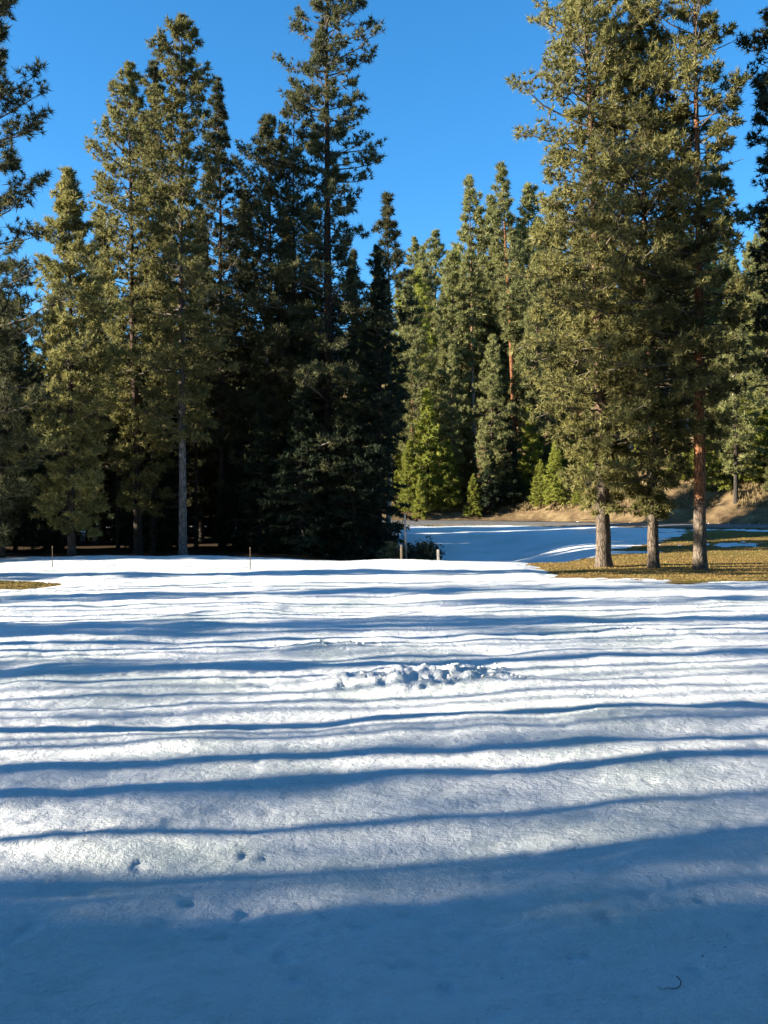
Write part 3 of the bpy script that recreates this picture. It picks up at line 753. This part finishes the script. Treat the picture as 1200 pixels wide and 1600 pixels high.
for Yb, d, k, H in ((3.5, 16, 2, 12), (1.0, 20, 2, 14), (3.8, 24, 2, 12), (4.2, 20, 2, 9.0), (4.8, 32, 2, 11.0), (5.6, 58, 3, 25), (6.2, 64, 3, 27), (9.2, 60, 3, 26), (-1.5, 14, 2, 10), (-5, 18, 2, 14), (2.5, 12, 2, 9), (5.0, 34, 1, 24),
                    (5.4, 30, 3, 20), (6.0, 44, 3, 22), (4.4, 46, 3, 24), (8.2, 47, 3, 23), (23.6, 40, 1, 24), (13.2, 38, 1, 25), (11.9, 25, 1, 24), (16.4, 31, 1, 22),
                    (6.3, 22, 1, 25), (7.2, 18, 1, 22), (8.3, 19, 0, 25), (9.1, 20, 0, 25), (9.9, 26, 1, 25), (10.6, 17, 0, 26), (11.4, 33, 1, 24),
                    (12.6, 28, 1, 24), (14.5, 22, 0, 26), (15.3, 30, 0, 24), (14.8, 56, 3, 26),
                    (17.6, 24, 0, 26), (18.6, 34, 0, 26), (19.4, 44, 3, 22), (20.8, 34, 0, 25), (20.0, 26, 1, 26), (22.5, 32, 1, 25), (24.4, 36, 0, 26), (26.2, 30, 1, 24),
                    (28, 44, 1, 24), (29.6, 38, 0, 24), (31.0, 40, 0, 26), (10.2, 29, 1, 25), (13.7, 22, 1, 24), (16.9, 20, 1, 24), (21.7, 22, 1, 25)):
    if k == 2: off_tree(Yb, d, PD[rnd.randrange(2)], 12, H, 'fir_tree', 'dense fir left of the view')
    else: off_tree(Yb, d, HP[k % 3 if k < 3 else 2], 24, H)
for Yb, d, H in ((19.6, 36, 12.5), (27.2, 34, 11.5), (14.7, 30, 9.0)):
    off_tree(Yb, d, PM[1], 22, H)
for Yb, d, H in ((47.6, 26, 10.5), (46.4, 24, 9.5), (48.8, 23, 9.5), (36.8, 34, 12), (50, 25.5, 10.3), (51.2, 24, 10.5), (52.5, 26, 11), (54, 25, 11), (49.4, 30, 11), (55.5, 27, 12), (58.0, 34, 15), (58.6, 43, 17), (64.5, 38, 17), (65, 46, 17), (69.8, 45, 17),
                 (72.5, 44, 16), (75, 46, 15), (77, 45, 13)):
    off_tree(Yb, d, PM[1], 22, H)
# tall unseen ones added close by on the left to darken the foreground
for x, y, H in ((-13, -8, 27), (-12, -14, 26), (-24, -10, 28), (-9, -19, 26), (-19, -8, 27)):
    place_tree('ponderosa_pine', PM[1], x, y, 'unseen tall pine added close by on the left of the viewer for shade', 'unseen tall pines added on the left for shade', rnd.uniform(0, 6.28), H / 22.0)
# unseen trees added behind and right of the viewer to hold back sky light
for k in range(80):
    a_ = rnd.uniform(0, 1)
    if k < 50: x, y = rnd.uniform(-30, 40), rnd.uniform(-34, -11)
    else: y = rnd.uniform(-10, 46); x = 0.42 * max(y, 0) + rnd.uniform(9, 22)
    if x < 0 and y > -14: y = -14
    place_tree('ponderosa_pine', PM[rnd.randrange(3)], x, y, 'unseen pine added behind or right of the viewer to block sky light', 'unseen trees added around the viewer to block sky light', rnd.uniform(0, 6.28), rnd.uniform(1.0, 1.35))
print('extra trees', n, 'tris', TRIS)

# ------------------------------------------------------------------ small things
def tapered_post(name, x, y, h, w, mat, label, cat='post', group=None, tilt=(0, 0), cap=None, round_=False, loc_z=None):
    import bmesh
    bm = bmesh.new()
    g = float(snow_h(np.array([x]), np.array([y]))[0])
    seg = 10 if round_ else 4
    r = bmesh.ops.create_cone(bm, cap_ends=True, segments=seg, radius1=w * 0.5 * (1 if round_ else 1.414), radius2=w * 0.44 * (1 if round_ else 1.414), depth=h + 0.25)
    if not round_:
        for v in bm.verts:
            c, s = math.cos(math.pi / 4), math.sin(math.pi / 4); v.co.x, v.co.y = v.co.x * c - v.co.y * s, v.co.x * s + v.co.y * c
    for v in bm.verts: v.co.z += (h + 0.25) / 2 - 0.25
    bmesh.ops.bevel(bm, geom=list(bm.edges), offset=w * 0.08, segments=1, affect='EDGES')
    me = bpy.data.meshes.new(name); bm.to_mesh(me); bm.free(); me.materials.append(mat)
    if cap:
        e = bpy.data.objects.new(name, None); COL.objects.link(e); e.location = (x, y, g); e.rotation_euler = (tilt[0], tilt[1], 0)
        link('shaft', me, e)
        bm = bmesh.new(); bmesh.ops.create_cone(bm, cap_ends=True, segments=10, radius1=w * 0.75, radius2=w * 0.6, depth=0.09)
        for v in bm.verts: v.co.z += h + 0.045
        m2 = bpy.data.meshes.new('cap'); bm.to_mesh(m2); bm.free(); m2.materials.append(cap); link('cap', m2, e)
        o = e
    else:
        o = link(name, me, loc=(x, y, g)); o.rotation_euler = (tilt[0], tilt[1], 0)
    tag(o, label, cat, group); return o
G_P = 'stakes round the snow covered green'
tapered_post('wooden_stake', at(627, 45), 45, 0.68, 0.10, WOOD, 'tan wooden stake on the snow crest beside the black fir', 'stake', G_P)
tapered_post('wooden_stake', at(685, 46), 46, 0.55, 0.12, WOODPALE, 'short whitish stake in front of the dark round bush', 'stake', G_P, tilt=(0, -0.03))
tapered_post('wooden_stake', at(391, 38.5), 38.5, 0.80, 0.04, LITTER, 'thin dark stake on the snow below the middle of the left wood', 'stake', G_P, round_=True, cap=LITTER)
tapered_post('wooden_stake', at(82, 39.5), 39.5, 0.78, 0.035, LITTER, 'thin dark stake on the snow near the left edge', 'stake', G_P, round_=True, cap=LITTER)
tapered_post('grey_pole', at(635, 47.5), 47.5, 2.55, 0.11, POLE, 'tall grey pole standing at the tip of the dark wood', 'pole', None, tilt=(0, -0.03), round_=True)

# shrubs: stems and small leaves in one rounded clump each
def shrub(name, x, y, w, h, label, seed, nst=60, mat=SHRUB, twig=TWIG):
    rg = np.random.default_rng(seed)
    az = rg.uniform(0, 6.28, nst); sp = rg.uniform(0.1, 1.0, nst) * w; hh = h * np.sqrt(np.clip(1 - (sp / w) ** 2 * 0.8, 0.1, 1)) * rg.uniform(0.75, 1.1, nst)
    s = np.linspace(0, 1, 5)
    P = np.stack([np.cos(az)[:, None] * sp[:, None] * s ** 0.8, np.sin(az)[:, None] * sp[:, None] * s ** 0.8, hh[:, None] * s], -1)
    P[:, 1:] += rg.normal(0, 0.04, P[:, 1:].shape)
    v1, f1 = tubes(P, (0.012 * (1 - 0.75 * s))[None] * np.ones((nst, 1)), 3)
    e = bpy.data.objects.new(name, None); COL.objects.link(e); e.location = (x, y, float(ground_h(x, y)) - 0.02); tag(e, label, 'bush')
    q = rg.random((nst * 16, 1)) * 3.0 + 1.0; i = rg.integers(0, nst, nst * 16); j = np.minimum(q.astype(int)[:, 0], 3); fr = q - j[:, None]
    C = P[i, j] * (1 - fr) + P[i, j + 1] * fr + rg.normal(0, 0.10, (nst * 16, 3))
    C[:, 2] = np.clip(C[:, 2], 0.05, None)
    v2, f2 = tufts(C, norm(rg.normal(size=C.shape)), rg, 7, 0.12, 0.04, 1.0)
    o = link('stems', mesh_np('stems', v1, f1, [twig]), e); o['kind'] = 'stuff'
    o = link('foliage', mesh_np('foliage', v2, f2, [mat]), e); o['kind'] = 'stuff'
    return e
shrub('shrub', at(668, 48), 48, 0.95, 1.35, 'dark round bush at the foot of the blue snow slope, behind the whitish stake', 201, 90)
shrub('shrub', at(640, 49.5), 49.5, 1.1, 1.3, 'dark bush around the foot of the grey pole', 202, 80)
shrub('shrub', at(612, 47), 47, 0.9, 1.0, 'low dark bush under the tip of the black fir', 203, 70)

# straw grass on the bank behind the road
def clumps(name, pts, rg, n, length, width, mat, spread=0.45, kind='stuff', label=None):
    C = np.array(pts); A = np.tile([0.0, 0, 1.0], (len(C), 1)) + rg.normal(0, 0.15, (len(C), 3))
    v, f = tufts(C, norm(A), rg, n, length, width, spread)
    o = link(name, mesh_np(name, v, f, [mat])); tag(o, label, 'grass', kind=kind); return o
rg = np.random.default_rng(301)
X = rg.uniform(-3, 42, 19000); D = rg.uniform(0.3, 1, 19000) ** 1.3 * 13.0
Yg = road_near(X) + 6.3 + D
keep = fbm(X / 1.6, Yg / 1.6, 303, 3) > -0.18
X, Yg = X[keep], Yg[keep]
clumps('dry_grass', np.stack([X, Yg, ground_h(X, Yg) - 0.03], -1), rg, 6, 0.34, 0.06, STRAW, label='straw coloured dry grass covering the bank behind the road')
X = rg.uniform(-2, 30, 6000); Yg = road_near(X) - rg.uniform(0.3, 1.1, 6000)
clumps('verge_grass', np.stack([X, Yg, ground_h(X, Yg) - 0.04], -1), rg, 5, 0.16, 0.05, STRAW, label='short dry grass along the near verge of the road')
# short turf blades where the snow has gone
X = rg.uniform(5, 32, 42000); Yg = rg.uniform(31.5, 62, 42000)
X = np.concatenate([X, rg.uniform(-16, -9, 2500)]); Yg = np.concatenate([Yg, rg.uniform(29, 33, 2500)])
m_ = melt(X, Yg) > 0.05; X, Yg = X[m_], Yg[m_]
clumps('turf_grass', np.stack([X, Yg, ground_h(X, Yg) - 0.01], -1), rg, 4, 0.055, 0.03, TURFBLADE, 0.8, label='brown and green winter turf around the three big pines')

# thrown up snow clods, and bits of needle litter on the snow
import bmesh
def lump_proto():
    bm = bmesh.new(); bmesh.ops.create_icosphere(bm, subdivisions=1, radius=1.0)
    v = np.array([x.co[:] for x in bm.verts]); f = np.array([[l.index for l in p.verts] for p in bm.faces]); bm.free(); return v, f
LV, LF = lump_proto()
def lumps(name, pts, sizes, rg, mat, label, cat, flat=0.6):
    n = len(pts)
    V = LV[None] * (1 + rg.uniform(-0.5, 0.4, (n, len(LV), 1))) * np.array(sizes)[:, None, None] * np.stack([rg.uniform(0.7, 1.4, n), rg.uniform(0.7, 1.4, n), rg.uniform(0.35, 0.9, n)], -1)[:, None]
    V = V + np.array(pts)[:, None]
    F = LF[None] + (np.arange(n) * len(LV))[:, None, None]
    o = link(name, mesh_np(name, V.reshape(-1, 3), F.reshape(-1, 3), [mat], smooth=False)); tag(o, label, cat, kind='stuff'); return o
def scatter(rg, cx, cy, rx, ry, n):
    a = rg.normal(size=(n, 2)) * [rx, ry] + [cx, cy]; return a
pts = np.concatenate([scatter(rg, 1.25, 14.2, 0.36, 0.24, 110), scatter(rg, 0.6, 13.2, 0.5, 0.2, 60), scatter(rg, 1.2, 13.3, 0.45, 0.25, 50),
                      scatter(rg, -0.9, 16.6, 0.6, 0.25, 22), scatter(rg, 5.2, 18.2, 0.8, 0.3, 26), scatter(rg, 2.6, 11.9, 0.25, 0.12, 8)])
pz = snow_h(pts[:, 0].copy(), pts[:, 1].copy())
sz = 0.012 + 0.036 * rg.random(len(pts)) ** 3
lumps('snow_clods', np.column_stack([pts, pz + 0.1 * sz]), sz, rg, SNOW, 'small clods of thrown up snow around the dug place in the field', 'snow clods')
pts = np.column_stack([rg.uniform(-0.42, 0.42, 150), rg.uniform(4.6, 22, 150) ]); pts[:, 0] *= pts[:, 1]
pz = snow_h(pts[:, 0].copy(), pts[:, 1].copy())
sz = 0.003 + 0.005 * rg.random(len(pts)) ** 3
lumps('needle_litter', np.column_stack([pts, pz + 0.002]), sz, rg, LITTER, 'tiny dark bits of bark and needles scattered on the near snow', 'litter')
tx, ty = at(1052, 4.62), 4.62
a = np.linspace(-0.6, 3.6, 12)
P = np.array([(0.045, 0.10), (0.052, 0.075), (0.05, 0.04), (0.035, 0.012), (0.015, -0.005), (-0.005, -0.008), (-0.022, 0.004), (-0.035, 0.0), (-0.048, -0.012), (-0.06, -0.010), (-0.066, 0.004), (-0.07, 0.012)])
P = np.column_stack([P + [tx, ty], np.zeros(12)])
P[:, 2] = snow_h(P[:, 0].copy(), P[:, 1].copy()) + 0.006
v, f = tubes(P[None], (0.0026 * (1 - 0.6 * np.linspace(0, 1, 12)))[None], 5)
tag(link('curled_twig', mesh_np('curled_twig', v, f, [LITTER])), 'small curled dark twig lying on the shaded snow at the bottom right', 'twig')
